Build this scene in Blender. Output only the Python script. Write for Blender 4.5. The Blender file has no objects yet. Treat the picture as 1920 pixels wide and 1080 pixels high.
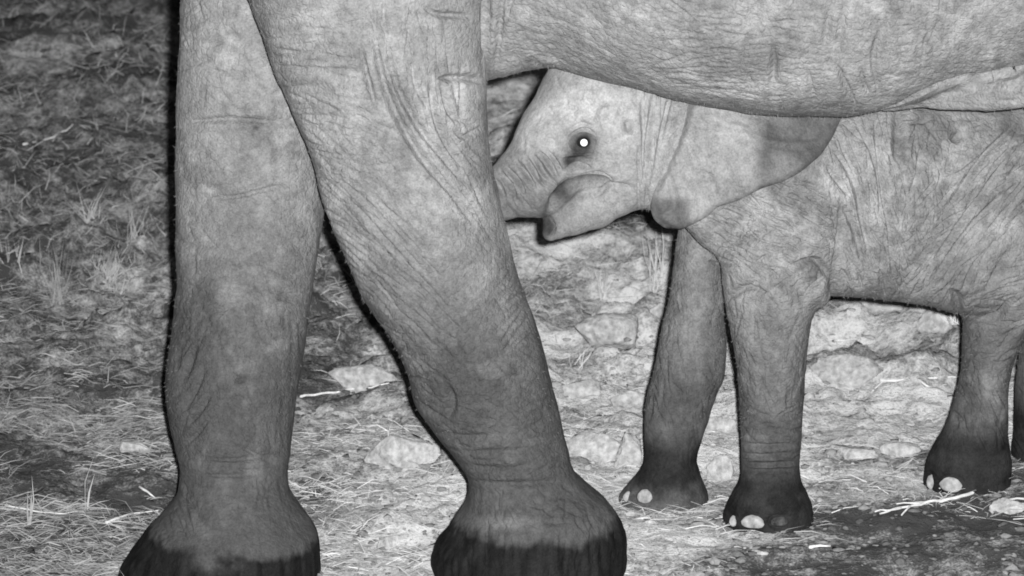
import bpy, bmesh, math, random
import numpy as np
from mathutils import Vector, Matrix, geometry as mgeo

random.seed(7)
RNG = np.random.default_rng(11)
R = math.radians
SC = bpy.context.scene
COL = SC.collection

# ------------------------------------------------------------------ camera
CAM_POS = np.array([0.0, -11.4, 3.7])
PITCH = R(14.8)
FPX = 9600.0                                    # focal length in pixels of the 1920 px wide photo
cd = bpy.data.cameras.new('camera')
cd.lens, cd.sensor_width = 36.0 * FPX / 1920.0, 36.0
cd.clip_start, cd.clip_end = 0.1, 2000.0
cam = bpy.data.objects.new('camera', cd); COL.objects.link(cam)
cam.location = CAM_POS; cam.rotation_euler = (math.pi / 2 - PITCH, 0, 0)
cd.dof.use_dof = True; cd.dof.focus_distance = 12.1; cd.dof.aperture_fstop = 8.0
SC.camera = cam

# ------------------------------------------------------------------ night sky (neutral: the photo is infrared, no colour)
w = bpy.data.worlds.new('World'); SC.world = w; w.use_nodes = True
nt = w.node_tree; nt.nodes.clear()
sky = nt.nodes.new('ShaderNodeTexSky'); sky.sky_type = 'NISHITA'; sky.sun_disc = False
sky.sun_elevation = R(14); sky.sun_rotation = R(180)
bw = nt.nodes.new('ShaderNodeRGBToBW'); bg = nt.nodes.new('ShaderNodeBackground'); wo = nt.nodes.new('ShaderNodeOutputWorld')
nt.links.new(sky.outputs[0], bw.inputs[0]); nt.links.new(bw.outputs[0], bg.inputs[0]); nt.links.new(bg.outputs[0], wo.inputs[0])
bg.inputs[1].default_value = 0.014

# ------------------------------------------------------------------ the infrared flood lamp beside the lens: the one light of this night photo
ld = bpy.data.lights.new('infrared_lamp', 'SPOT')
ld.energy = 9000.0; ld.spot_size = R(30.0); ld.spot_blend = 1.0; ld.shadow_soft_size = 0.035
lamp = bpy.data.objects.new('infrared_lamp', ld); COL.objects.link(lamp)
LAMP_POS = Vector((0.10, -11.35, 3.77)); lamp.location = LAMP_POS
lamp.rotation_euler = (Vector((0.40, 0.5, 0.70)) - LAMP_POS).to_track_quat('-Z', 'Y').to_euler()

SC.view_settings.view_transform = 'Standard'; SC.view_settings.look = 'None'
SC.view_settings.exposure = 0.0; SC.view_settings.gamma = 1.0
SC.cycles.use_denoising = True; SC.cycles.filter_width = 1.8
SC.cycles.max_bounces = 5; SC.cycles.diffuse_bounces = 2

# ================================================================== maths helpers
FWD = np.array([0.0, math.cos(PITCH), -math.sin(PITCH)])
UPV = np.array([0.0, math.sin(PITCH), math.cos(PITCH)])
RGT = np.array([1.0, 0.0, 0.0])

def ray(px, py):
    px = np.asarray(px, float); py = np.asarray(py, float)
    d = FWD + np.multiply.outer((px - 960) / FPX, RGT) + np.multiply.outer((540 - py) / FPX, UPV)
    return d / np.linalg.norm(d, axis=-1, keepdims=True)

def pix(px, py, Y):
    """the point of the place seen at photo pixel (px, py) at depth Y"""
    d = ray(px, py)
    t = (np.asarray(Y, float) - CAM_POS[1]) / d[..., 1]
    return CAM_POS + d * t[..., None]

def to_px(P):
    q = P - CAM_POS
    z = q @ FWD
    return 960 + FPX * (q @ RGT) / z, 540 - FPX * (q @ UPV) / z

def sstep(a, b, x):
    t = np.clip((x - a) / (b - a), 0, 1); return t * t * (3 - 2 * t)

def _hash(ix, iy, iz, seed):
    h = (ix * 374761393 + iy * 668265263 + iz * 2147483647 + seed * 1274126177).astype(np.uint32)
    h = (h ^ (h >> np.uint32(13))) * np.uint32(1274126177)
    h = (h ^ (h >> np.uint32(16))) * np.uint32(2246822519)
    return ((h ^ (h >> np.uint32(15))) & np.uint32(0xFFFFFF)).astype(np.float32) / 16777215.0

def vnoise(P, scale, seed=0):
    """smooth value noise in -1..1"""
    q = np.asarray(P, np.float32) * scale + 1000.0
    i = np.floor(q).astype(np.int64); f = q - i
    f = f * f * f * (f * (f * 6 - 15) + 10)
    out = 0
    for dx in (0, 1):
        wx = f[:, 0] if dx else 1 - f[:, 0]
        for dy in (0, 1):
            wy = f[:, 1] if dy else 1 - f[:, 1]
            for dz in (0, 1):
                wz = f[:, 2] if dz else 1 - f[:, 2]
                out = out + wx * wy * wz * _hash(i[:, 0] + dx, i[:, 1] + dy, i[:, 2] + dz, seed)
    return out * 2 - 1

def fbm(P, scale, octs=3, seed=0, gain=0.5):
    s, a, tot = 0, 1.0, 0
    for o in range(octs):
        s = s + a * vnoise(P, scale * 2.03 ** o, seed + o * 17); tot += a; a *= gain
    return s / tot

def catmull(t, cols, n=160):
    """resample table columns smoothly over t (increasing)"""
    t = np.asarray(t, float); T = np.linspace(t[0], t[-1], n); out = [T]
    for c in cols:
        c = np.asarray(c, float)
        d = np.diff(c) / np.diff(t)
        m = np.empty_like(c); m[0], m[-1] = d[0], d[-1]
        m[1:-1] = np.where(d[:-1] * d[1:] > 0, 2 * d[:-1] * d[1:] / (d[:-1] + d[1:] + 1e-12), 0)
        k = np.clip(np.searchsorted(t, T) - 1, 0, len(t) - 2)
        h = t[k + 1] - t[k]; s = (T - t[k]) / h
        out.append((2*s**3-3*s**2+1)*c[k] + (s**3-2*s**2+s)*h*m[k] + (-2*s**3+3*s**2)*c[k+1] + (s**3-s**2)*h*m[k+1])
    return out

def smin(a, b, k):
    h = np.clip(0.5 + 0.5 * (b - a) / k, 0, 1)
    return b + (a - b) * h - k * h * (1 - h)

# ------------------------------------------------------------------ distance-field pieces
def column(rows, depth, ry):
    """upright limb from photo edges: rows of (py, left px, right px); depth and half-depth tables over py"""
    rows = np.asarray(rows, float)
    Y = np.interp(rows[:, 0], *zip(*depth)); rr = np.interp(rows[:, 0], *zip(*ry))
    L = pix(rows[:, 1], rows[:, 0], Y); Rr = pix(rows[:, 2], rows[:, 0], Y)
    z = L[:, 2]; o = np.argsort(z)
    T, cx, rx, cy, rd = catmull(z[o], [((L[:, 0] + Rr[:, 0]) / 2)[o], ((Rr[:, 0] - L[:, 0]) / 2)[o], Y[o], rr[o]])
    cx, rx, cy, rd = (a.astype(np.float32) for a in (cx, rx, cy, rd))
    def f(x, y, z):
        a = np.interp(z, T, cx); b = np.interp(z, T, rx); c = np.interp(z, T, cy); d = np.interp(z, T, rd)
        q = np.sqrt(((x - a) / b) ** 2 + ((y - c) / d) ** 2)
        s = (q - 1) * np.minimum(b, d)
        e = np.maximum(z - T[-1], T[0] - z)
        return smax(s, e, 0.025)
    f.base = (cx[0], cy[0], T[0])
    return f

def smax(a, b, k): return -smin(-a, -b, k)

SQ = 3.1                                          # how full the trunk of a body is in section
def barrel(tab):
    """lying trunk of a body: rows of (x, zbot, ztop, y centre, half width)"""
    tab = np.asarray(tab, float)
    T, zb, zt, yc, ry = catmull(tab[:, 0], [tab[:, 1], tab[:, 2], tab[:, 3], tab[:, 4]])
    zc, rz = (zb + zt) / 2, (zt - zb) / 2
    def f(x, y, z):
        a = np.interp(x, T, zc); b = np.interp(x, T, rz); c = np.interp(x, T, yc); d = np.interp(x, T, ry)
        q = (np.abs((z - a) / b) ** SQ + np.abs((y - c) / d) ** SQ) ** (1 / SQ)
        s = (q - 1) * np.minimum(b, d)
        return smax(s, np.maximum(x - T[-1], T[0] - x), 0.08)
    return f

def belly_z(px, py, ztop, yc, ry):
    """height of a barrel's underside whose outline is seen at pixel row py"""
    p = pix(px, py, yc); phi = math.atan2(CAM_POS[2] - p[2], yc - CAM_POS[1])
    lo, hi = p[2] - 0.1, p[2] + 0.5
    for _ in range(40):
        m = (lo + hi) / 2; zc, rz = (ztop + m) / 2, (ztop - m) / 2
        q_ = SQ / (SQ - 1); hsup = ((rz * math.cos(phi)) ** q_ + (ry * math.sin(phi)) ** q_) ** (1 / q_)
        if (zc - p[2]) * math.cos(phi) > hsup: hi = m
        else: lo = m
    return p[0], (lo + hi) / 2

def cones(pts, k=0.0):
    """chain of round cones: rows of (x, y, z, r)"""
    pts = np.asarray(pts, np.float64)
    def f(x, y, z):
        out = None
        for a, b in zip(pts[:-1], pts[1:]):
            ab = b[:3] - a[:3]; l2 = float(ab @ ab)
            t = np.clip(((x - a[0]) * ab[0] + (y - a[1]) * ab[1] + (z - a[2]) * ab[2]) / l2, 0, 1)
            d = np.sqrt((x - a[0] - t * ab[0]) ** 2 + (y - a[1] - t * ab[1]) ** 2 + (z - a[2] - t * ab[2]) ** 2) - (a[3] + t * (b[3] - a[3]))
            out = d if out is None else (smin(out, d, k) if k else np.minimum(out, d))
        return out
    return f

def near(f, xlo, xhi):
    """evaluate a piece only where it can matter along the body"""
    def g(x, y, z):
        m = (x > xlo) & (x < xhi)
        if m.all(): return f(x, y, z)
        out = np.ones(x.shape, np.float32)
        if m.any(): out[m] = f(x[m], y[m], z[m])
        return out
    return g

def ellipsoid(c, r):
    def f(x, y, z):
        q = np.sqrt(((x - c[0]) / r[0]) ** 2 + ((y - c[1]) / r[1]) ** 2 + ((z - c[2]) / r[2]) ** 2)
        return (q - 1) * min(r)
    return f

def pcones(rows, k=0.0):
    """round cones from photo pixels: rows of (px, py, Y, radius in photo px)"""
    out = []
    for px, py, Y, r in rows:
        p = pix(px, py, Y); out.append((*p, r / FPX * float((p - CAM_POS) @ FWD)))
    return cones(out, k)

# ------------------------------------------------------------------ meshing a field
def surface_nets(F, lo, hi, h):
    ax = [np.arange(lo[i], hi[i] + h, h, dtype=np.float32) for i in range(3)]
    V = np.empty([len(a) for a in ax], np.float32)
    for i0 in range(0, len(ax[0]), 24):                      # slabs keep memory small
        X, Yg, Z = np.meshgrid(ax[0][i0:i0 + 24], ax[1], ax[2], indexing='ij')
        V[i0:i0 + 24] = F(X, Yg, Z)
    S = V < 0
    n = np.array(V.shape) - 1
    c = np.zeros(n, np.int8)
    for dx in (0, 1):
        for dy in (0, 1):
            for dz in (0, 1):
                c += S[dx:dx + n[0], dy:dy + n[1], dz:dz + n[2]]
    cells = np.argwhere((c > 0) & (c < 8))
    idx = -np.ones(n, np.int64); idx[tuple(cells.T)] = np.arange(len(cells))
    acc = np.zeros((len(cells), 3)); cnt = np.zeros(len(cells))
    corners = [(a, b, d) for a in (0, 1) for b in (0, 1) for d in (0, 1)]
    for a in corners:
        for axis in range(3):
            if a[axis]: continue
            b = list(a); b[axis] = 1
            va = V[tuple((cells + a).T)]; vb = V[tuple((cells + b).T)]
            m = (va < 0) != (vb < 0)
            t = np.where(m, va / np.where(m, va - vb, 1), 0)
            p = np.tile(np.array(a, float), (len(cells), 1)); p[:, axis] += t
            acc += p * m[:, None]; cnt += m
    verts = (cells + acc / cnt[:, None]) * h + np.array([a[0] for a in ax])
    quads = []
    for axis in range(3):
        sl0 = [slice(None)] * 3; sl1 = [slice(None)] * 3
        sl0[axis] = slice(0, -1); sl1[axis] = slice(1, None)
        A, B = S[tuple(sl0)], S[tuple(sl1)]
        e = np.argwhere(A != B)
        u, v = (axis + 1) % 3, (axis + 2) % 3
        ok = (e[:, u] > 0) & (e[:, v] > 0) & (e[:, u] < n[u]) & (e[:, v] < n[v]) & (e[:, axis] < n[axis])
        e = e[ok]; inside = A[tuple(e.T)]
        def cell(du, dv):
            q = e.copy(); q[:, u] += du; q[:, v] += dv; return idx[tuple(q.T)]
        q = np.stack([cell(-1, -1), cell(0, -1), cell(0, 0), cell(-1, 0)], 1)
        q[~inside] = q[~inside][:, ::-1]
        quads.append(q)
    return verts, np.concatenate(quads)

def project(F, P, it=4):
    P = np.array(P, np.float32); e = np.float32(1.5e-3)
    for _ in range(it):
        x, y, z = (np.ascontiguousarray(P[:, i]) for i in range(3))
        f0 = F(x, y, z)
        g = np.stack([F(x + e, y, z) - f0, F(x, y + e, z) - f0, F(x, y, z + e) - f0], 1) / e
        P -= np.clip(f0 / np.maximum((g * g).sum(1), 0.05), -0.02, 0.02)[:, None] * g * 0.9
    return P

def march(F, px, py, start=-0.9):
    d = ray(px, py); P = pix(px, py, start)
    hit = np.zeros(len(P), bool); live = np.arange(len(P))
    for _ in range(110):
        Q = P[live]
        f = F(Q[:, 0], Q[:, 1], Q[:, 2])
        ok = np.abs(f) < 1e-3
        hit[live[ok]] = True
        live, f = live[~ok], f[~ok]
        if not len(live): break
        P[live] += d[live] * (np.clip(f, -0.01, 0.09) * 0.75)[:, None]
        far = P[live, 1] > 1.4
        live = live[~far]
        if not len(live): break
    return P, hit

def mesh_from(name, verts, faces):
    me = bpy.data.meshes.new(name)
    verts = np.asarray(verts, np.float32); faces = np.asarray(faces, np.int32)
    k = faces.shape[1]
    me.vertices.add(len(verts)); me.vertices.foreach_set('co', verts.ravel())
    me.loops.add(faces.size); me.loops.foreach_set('vertex_index', faces.ravel())
    me.polygons.add(len(faces)); me.polygons.foreach_set('loop_start', np.arange(0, faces.size, k, dtype=np.int32))
    me.update(calc_edges=True); me.validate()
    return me

def refine(me, cuts, seen, margin=50):
    """finer faces where the skin turns to the viewer's side of the animal"""
    bm = bmesh.new(); bm.from_mesh(me)
    bm.faces.ensure_lookup_table()
    C = np.array([f.calc_center_median() for f in bm.faces]); N = np.array([f.normal for f in bm.faces])
    px, py = to_px(C)
    v = C - CAM_POS; v /= np.linalg.norm(v, axis=1, keepdims=True)
    ok = (px > -margin) & (px < 1920 + margin) & (py > -margin) & (py < 1080 + margin) & ((N * v).sum(1) < 0.2) & seen(px, py)
    edges = set()
    for f, o in zip(bm.faces, ok):
        if o: edges.update(f.edges)
    bmesh.ops.subdivide_edges(bm, edges=list(edges), cuts=cuts, use_grid_fill=True)
    bmesh.ops.triangulate(bm, faces=[f for f in bm.faces if len(f.verts) > 4])
    bm.to_mesh(me); bm.free()

def co(me):
    a = np.empty(len(me.vertices) * 3, np.float32); me.vertices.foreach_get('co', a); return a.reshape(-1, 3).astype(float)

def normals(me):
    a = np.empty(len(me.vertices) * 3, np.float32); me.vertex_normals.foreach_get('vector', a); return a.reshape(-1, 3).astype(float)

def attr(me, name, data):
    a = me.attributes.new(name, 'FLOAT', 'POINT'); a.data.foreach_set('value', np.asarray(data, np.float32))

def smooth(me):
    me.polygons.foreach_set('use_smooth', np.ones(len(me.polygons), bool)); me.update()

def tag(o, label=None, cat=None, group=None, kind=None):
    for k, v in (('label', label), ('category', cat), ('group', group), ('kind', kind)):
        if v: o[k] = v
    return o

def link(name, me, mat, parent=None):
    o = bpy.data.objects.new(name, me); COL.objects.link(o)
    if mat: me.materials.append(mat)
    if parent:
        o.parent = parent
        o.matrix_parent_inverse = Matrix.Translation(-parent.location)
    return o

def empty(name, loc):
    o = bpy.data.objects.new(name, None); COL.objects.link(o); o.location = loc; o.empty_display_size = 0.1
    return o

# ------------------------------------------------------------------ creases sculpted into the skin
class Creases:
    """height map on the animals' side plane (x, z); strokes are laid on the real surface first"""
    def __init__(s, F, dk=1.0, wk=1.0, lo=(-1.4, -0.15), hi=(1.4, 1.55), res=0.0014):
        s.dk, s.wk = dk, wk; s.F, s.lo, s.res = F, lo, res
        s.nx, s.nz = int((hi[0] - lo[0]) / res), int((hi[1] - lo[1]) / res)
        s.m = np.zeros((s.nx, s.nz), np.float32); s.q = []; s.dust = s.stain = None
    def stroke(s, pts, width=5.0, depth=0.004):
        s.q.append((np.asarray(pts, float), width * s.wk, min(depth * s.dk, .026) if s.dk != 1 else depth))
    def bake(s):
        allp, meta = [], []
        for pts, wd, dp in s.q:
            seg = np.r_[0, np.cumsum(np.hypot(*np.diff(pts, axis=0).T))]
            n = max(4, int(seg[-1] / 2.2))
            if len(pts) > 2:
                T, X, Yp = catmull(seg, [pts[:, 0], pts[:, 1]], n)
            else:
                T = np.linspace(0, seg[-1], n); X = np.interp(T, seg, pts[:, 0]); Yp = np.interp(T, seg, pts[:, 1])
            taper = np.sin(np.pi * np.clip((np.arange(n) + 0.7) / (n + 0.4), 0, 1)) ** 0.6
            allp.append(np.stack([X, Yp], 1)); meta.append(np.stack([np.full(n, wd), dp * taper, taper], 1))
        A = np.concatenate(allp); M = np.concatenate(meta)
        P, hit = march(s.F, A[:, 0], A[:, 1])
        for p, (wd, dp, tp), h in zip(P, M, hit):
            if not h: continue
            r = wd * 0.00125 * (0.6 + 0.4 * tp); R3 = int(2.2 * r / s.res) + 1
            i, j = int((p[0] - s.lo[0]) / s.res), int((p[2] - s.lo[1]) / s.res)
            if i < R3 or j < R3 or i >= s.nx - R3 - 1 or j >= s.nz - R3 - 1: continue
            g = np.arange(-R3, R3 + 1) * s.res
            d2 = (g[:, None] ** 2 + g[None, :] ** 2) / (r * r)
            w_ = s.m[i - R3:i + R3 + 1, j - R3:j + R3 + 1]
            np.maximum(w_, (dp * np.exp(-1.3 * d2)).astype(np.float32), out=w_)
    def sample(s, P):
        u = np.clip((P[:, 0] - s.lo[0]) / s.res, 1, s.nx - 3); v = np.clip((P[:, 2] - s.lo[1]) / s.res, 1, s.nz - 3)
        i, j = u.astype(int), v.astype(int); a, b = u - i, v - j
        m = s.m
        return (m[i, j] * (1 - a) + m[i + 1, j] * a) * (1 - b) + (m[i, j + 1] * (1 - a) + m[i + 1, j + 1] * a) * b

def in_poly(x, y, poly):
    poly = np.asarray(poly, float); c = np.zeros(np.shape(x), bool); n = len(poly)
    for i in range(n):
        (x1, y1), (x2, y2) = poly[i], poly[(i + 1) % n]
        t = ((y1 > y) != (y2 > y)) & (x < (x2 - x1) * (y - y1) / (y2 - y1 + 1e-9) + x1)
        c ^= t
    return c

def hatch(cr, poly, n, ang, length, width, depth, jit=12, bend=0.15):
    """many short creases inside a patch; ang in degrees (0 = to the right, 90 = down) or a function of (px, py)"""
    poly = np.asarray(poly, float); lo, hi = poly.min(0), poly.max(0); k = 0
    while k < n:
        x, y = lo + RNG.random(2) * (hi - lo)
        if not in_poly(np.array([x]), np.array([y]), poly)[0]: continue
        k += 1
        a = R((ang(x, y) if callable(ang) else ang) + RNG.normal() * jit)
        L = length * (0.5 + RNG.random()); b = RNG.normal() * bend
        pts = []
        for t in (-0.5, 0, 0.5):
            aa = a
            pts.append((x + L * t * math.cos(aa) - b * L * (t * t - .1) * math.sin(aa), y + L * t * math.sin(aa) + b * L * (t * t - .1) * math.cos(aa)))
        cr.stroke(pts, width * (0.7 + 0.6 * RNG.random()), depth * (0.5 + 0.8 * RNG.random()))
        if cr.dust is not None:                                                  # dust and stains lie in streaks the same way, beside the creases
            u = RNG.normal(size=2) * 14
            (cr.dust if RNG.random() < .5 else cr.stain).stroke([(q_[0] + u[0], q_[1] + u[1]) for q_ in pts], width * (1.2 + 1.6 * RNG.random()), .25 + .75 * RNG.random())

# ================================================================== materials
def nodes_of(name):
    m = bpy.data.materials.new(name); m.use_nodes = True
    t = m.node_tree; t.nodes.clear()
    o = t.nodes.new('ShaderNodeOutputMaterial'); b = t.nodes.new('ShaderNodeBsdfPrincipled')
    t.links.new(b.outputs[0], o.inputs[0])
    return m, t, b

def N(t, typ, ins=None, **kw):
    n = t.nodes.new(typ)
    for k, v in kw.items(): setattr(n, k, v)
    for k, v in (ins or {}).items():
        if hasattr(v, 'is_linked') or isinstance(v, bpy.types.NodeSocket): t.links.new(v, n.inputs[k])
        else: n.inputs[k].default_value = v
    return n

def math_(t, op, a, b=0.0, c=None, clamp=False):
    n = N(t, 'ShaderNodeMath', {0: a, 1: b} if c is None else {0: a, 1: b, 2: c}, operation=op); n.use_clamp = clamp
    return n.outputs[0]

def noise(t, vec, scale, detail=4, rough=0.55, dist=0.0):
    return N(t, 'ShaderNodeTexNoise', {'Vector': vec, 'Scale': scale, 'Detail': detail, 'Roughness': rough, 'Distortion': dist}).outputs[0]

def remap(t, v, a, b, c, d):
    return N(t, 'ShaderNodeMapRange', {0: v, 1: a, 2: b, 3: c, 4: d}).outputs[0]

def skin_material(name, base, grain=1.0):
    m, t, b = nodes_of(name)
    co_ = N(t, 'ShaderNodeTexCoord').outputs['Object']
    tone = N(t, 'ShaderNodeAttribute', attribute_name='tone').outputs['Fac']
    mud = N(t, 'ShaderNodeAttribute', attribute_name='mud').outputs['Fac']
    n1 = noise(t, co_, 9.0, 6, 0.62, 0.6); n2 = noise(t, co_, 62.0, 4, 0.6); n3 = noise(t, co_, 210.0, 2, 0.6)
    v = math_(t, 'ADD', remap(t, n1, .3, .7, -.12, .12), remap(t, n2, .3, .7, -.20, .20))
    v = math_(t, 'ADD', v, remap(t, n3, .3, .7, -.20 * grain, .20 * grain))
    v = math_(t, 'ADD', v, 1.0)
    v = math_(t, 'MULTIPLY', v, tone)
    v = math_(t, 'MULTIPLY', v, base)
    wet = N(t, 'ShaderNodeMix', {0: mud, 2: v, 3: math_(t, 'MULTIPLY', v, 0.13)}).outputs[0]
    t.links.new(wet, b.inputs['Base Color'])
    t.links.new(remap(t, mud, 0, 1, .85, .7), b.inputs['Roughness'])
    t.links.new(remap(t, mud, 0, 1, .2, .08), b.inputs['Specular IOR Level'])
    b.inputs['Diffuse Roughness'].default_value = 0.15
    grn = N(t, 'ShaderNodeAttribute', attribute_name='grain').outputs['Fac']
    # fine cracked hide: two sizes of crack cells plus pores
    wv = N(t, 'ShaderNodeMix', {'Factor': 0.035, 'A': co_, 'B': N(t, 'ShaderNodeTexNoise', {'Vector': co_, 'Scale': 14.0}).outputs[1]}, data_type='VECTOR').outputs[1]
    c1 = N(t, 'ShaderNodeTexVoronoi', {'Vector': wv, 'Scale': 62.0}, feature='DISTANCE_TO_EDGE').outputs[0]
    c2 = N(t, 'ShaderNodeTexVoronoi', {'Vector': wv, 'Scale': 150.0}, feature='DISTANCE_TO_EDGE').outputs[0]
    h = math_(t, 'ADD', remap(t, c1, 0, .16, 0, .0016), remap(t, c2, 0, .2, 0, .0007))
    h = math_(t, 'ADD', h, math_(t, 'MULTIPLY', noise(t, co_, 90.0, 5, .65), .005))
    bp = N(t, 'ShaderNodeBump', {'Strength': math_(t, 'MULTIPLY', grn, 0.8), 'Distance': 1.0, 'Height': h})
    t.links.new(bp.outputs[0], b.inputs['Normal'])
    return m

def plain(name, base, rough=0.8, nscale=60.0, var=0.25, bump=0.001, spec=0.3, shade=False):
    m, t, b = nodes_of(name)
    co_ = N(t, 'ShaderNodeTexCoord').outputs['Object']
    n = noise(t, co_, nscale, 5, .6)
    v = math_(t, 'MULTIPLY', remap(t, n, .3, .7, 1 - var, 1 + var), base)
    if shade: v = math_(t, 'MULTIPLY', v, N(t, 'ShaderNodeAttribute', attribute_name='shade').outputs['Fac'])
    t.links.new(v, b.inputs['Base Color']); b.inputs['Roughness'].default_value = rough
    b.inputs['Specular IOR Level'].default_value = spec
    b.inputs['Diffuse Roughness'].default_value = 0.4
    if bump:
        bp = N(t, 'ShaderNodeBump', {'Strength': 1.0, 'Distance': bump, 'Height': n}); t.links.new(bp.outputs[0], b.inputs['Normal'])
    return m

def ground_material():
    m, t, b = nodes_of('dusty_ground')
    co_ = N(t, 'ShaderNodeTexCoord').outputs['Object']
    pale = N(t, 'ShaderNodeAttribute', attribute_name='pale').outputs['Fac']
    a = noise(t, co_, 8.0, 7, .68, .4); c = noise(t, co_, 38.0, 5, .65); f = noise(t, co_, 170.0, 3, .6)
    s = math_(t, 'ADD', math_(t, 'MULTIPLY', a, .55), math_(t, 'MULTIPLY', c, .45))
    s = math_(t, 'ADD', s, math_(t, 'MULTIPLY', math_(t, 'SUBTRACT', f, .5), .35))
    s = math_(t, 'ADD', s, math_(t, 'MULTIPLY', math_(t, 'SUBTRACT', pale, .5), .36))
    s = math_(t, 'MULTIPLY_ADD', math_(t, 'SUBTRACT', s, .53), 1.7, .5)
    ramp = N(t, 'ShaderNodeValToRGB', {0: s})
    e = ramp.color_ramp.elements
    e[0].position, e[1].position = .28, .78
    e[0].color = (.07, .07, .07, 1); e[1].color = (.68, .68, .68, 1)
    for p, v in ((.42, .20), (.55, .38), (.66, .54)):
        k = e.new(p); k.color = (v, v, v, 1)
    t.links.new(ramp.outputs[0], b.inputs['Base Color'])
    b.inputs['Roughness'].default_value = .95; b.inputs['Specular IOR Level'].default_value = .1
    b.inputs['Diffuse Roughness'].default_value = 1.0
    h = math_(t, 'ADD', math_(t, 'MULTIPLY', c, .02), math_(t, 'MULTIPLY', f, .006))
    bp = N(t, 'ShaderNodeBump', {'Strength': 1.0, 'Distance': 1.0, 'Height': h}); t.links.new(bp.outputs[0], b.inputs['Normal'])
    return m

M = dict(
    crumb=plain('soil_crumb', 0.42, .95, 120, .3, .003, .1, True),
    mother=skin_material('cow_elephant_hide', 0.285), calf=skin_material('calf_hide', 0.30),
    hair=plain('bristle', 0.22, .6, 30, .2, 0), nail=plain('toenail', 0.38, .6, 60, .45, .003),
    dirty_nail=plain('muddy_toenail', 0.07, .6, 60, .9, .003),
    eye=plain('dark_eye', 0.012, .12, 10, .1, 0, .6), shine=plain('eye_shine', 0.95, .6, 10, .0, 0),
    straw=plain('dry_straw', 0.62, .7, 25, .25, 0, .3, True), rock=plain('pale_rock', 0.50, .95, 55, .42, .014, .1),
    stick=plain('bleached_stick', 0.78, .8, 40, .25, .002), ground=ground_material(),
    ivory=plain('ivory', 0.6, .4, 8, .1, 0))

# ================================================================== the ground
def ground_h(x, y):
    x = np.asarray(x, float); y = np.asarray(y, float)
    sh = x.shape; P = np.stack([x.ravel(), y.ravel(), np.zeros(x.size)], 1)
    lump = fbm(P, 1.7, 2, 3) * 0.035 + fbm(P, 6.5, 2, 5) * 0.036 + np.maximum(fbm(P, 19.0, 2, 9), -.05) * 0.024 + np.abs(vnoise(P, 42.0, 12)) * .007
    ridge = np.maximum(fbm(P * (0.45, 1.6, 1), 5.0, 3, 23) - .1, 0) * 0.05
    far = sstep(0.9, 2.2, P[:, 1])
    h = lump * (0.7 + 0.8 * far) + ridge * (0.35 + far)
    h += 0.020 * np.clip(P[:, 1] - 1.6, 0, 40) ** 1.5                         # the land rises gently behind
    h -= 0.067 * np.exp(-(((P[:, 0] + .69) / .55) ** 2 + ((P[:, 1] - .10) / .45) ** 2))
    for fx, fy, r in FEET:                                                   # trampled flat under each foot
        wgt = np.exp(-(((P[:, 0] - fx) ** 2 + (P[:, 1] - fy) ** 2) / (r * r)) ** 2)
        base = -0.067 * math.exp(-(((fx + .69) / .55) ** 2 + ((fy - .10) / .45) ** 2))
        h = h * (1 - wgt) + base * wgt
        rr = np.hypot(P[:, 0] - fx, P[:, 1] - fy); ro = .235 if r > .3 else .112
        h += .016 * np.exp(-((rr - ro) / (.03 if r > .3 else .018)) ** 2) * (.55 + .8 * lump / .03)      # soil pressed up round the sole
    return h.reshape(sh)

def on_ground(px, py):
    """where the line of sight at a photo pixel meets the ground"""
    d = ray(np.atleast_1d(np.asarray(px, float)), np.atleast_1d(np.asarray(py, float)))
    P = CAM_POS + d * ((CAM_POS[2]) / -d[:, 2])[:, None]
    for _ in range(12):
        g = ground_h(P[:, 0], P[:, 1]); t = (CAM_POS[2] - g) / -d[:, 2]; P = CAM_POS + d * t[:, None]
    return P

FEET = [(0.03, 0.02, .34), (-.69, .12, .34), (.60, .38, .2), (.35, .56, .2), (1.06, .70, .2), (1.33, .95, .2), (1.62, .0, .34), (1.8, .7, .34)]

def axis(lo, hi, step, grow, far):
    a = list(np.arange(lo, hi, step)); s = step
    while a[-1] < far: s *= grow; a.append(a[-1] + s)
    s = step; b = [lo]
    while b[-1] > -far: s *= grow; b.append(b[-1] - s)
    return np.array(b[:0:-1] + a)

GX = axis(-1.9, 2.1, .014, 1.10, 320); GY = axis(-.45, 4.6, .0165, 1.05, 420)
XX, YY = np.meshgrid(GX, GY, indexing='ij')
ZZ = ground_h(XX, YY)
nx, ny = XX.shape
ii = (np.arange(nx - 1)[:, None] * ny + np.arange(ny - 1)[None, :]).ravel()
gm = mesh_from('ground', np.stack([XX.ravel(), YY.ravel(), ZZ.ravel()], 1), np.stack([ii, ii + ny, ii + ny + 1, ii + 1], 1))
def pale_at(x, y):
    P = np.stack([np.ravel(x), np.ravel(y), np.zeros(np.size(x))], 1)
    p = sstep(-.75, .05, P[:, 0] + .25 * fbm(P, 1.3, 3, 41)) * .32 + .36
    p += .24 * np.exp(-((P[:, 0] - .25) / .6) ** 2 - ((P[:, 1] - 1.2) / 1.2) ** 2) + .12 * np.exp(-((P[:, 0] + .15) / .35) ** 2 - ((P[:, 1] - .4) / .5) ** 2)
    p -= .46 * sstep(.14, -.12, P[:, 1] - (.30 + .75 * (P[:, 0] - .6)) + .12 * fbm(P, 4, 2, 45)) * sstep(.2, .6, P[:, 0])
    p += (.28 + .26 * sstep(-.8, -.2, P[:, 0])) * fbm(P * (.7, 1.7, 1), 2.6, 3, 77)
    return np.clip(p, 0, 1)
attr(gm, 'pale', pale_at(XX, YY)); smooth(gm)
tag(link('ground', gm, M['ground']), kind='structure')

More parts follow.
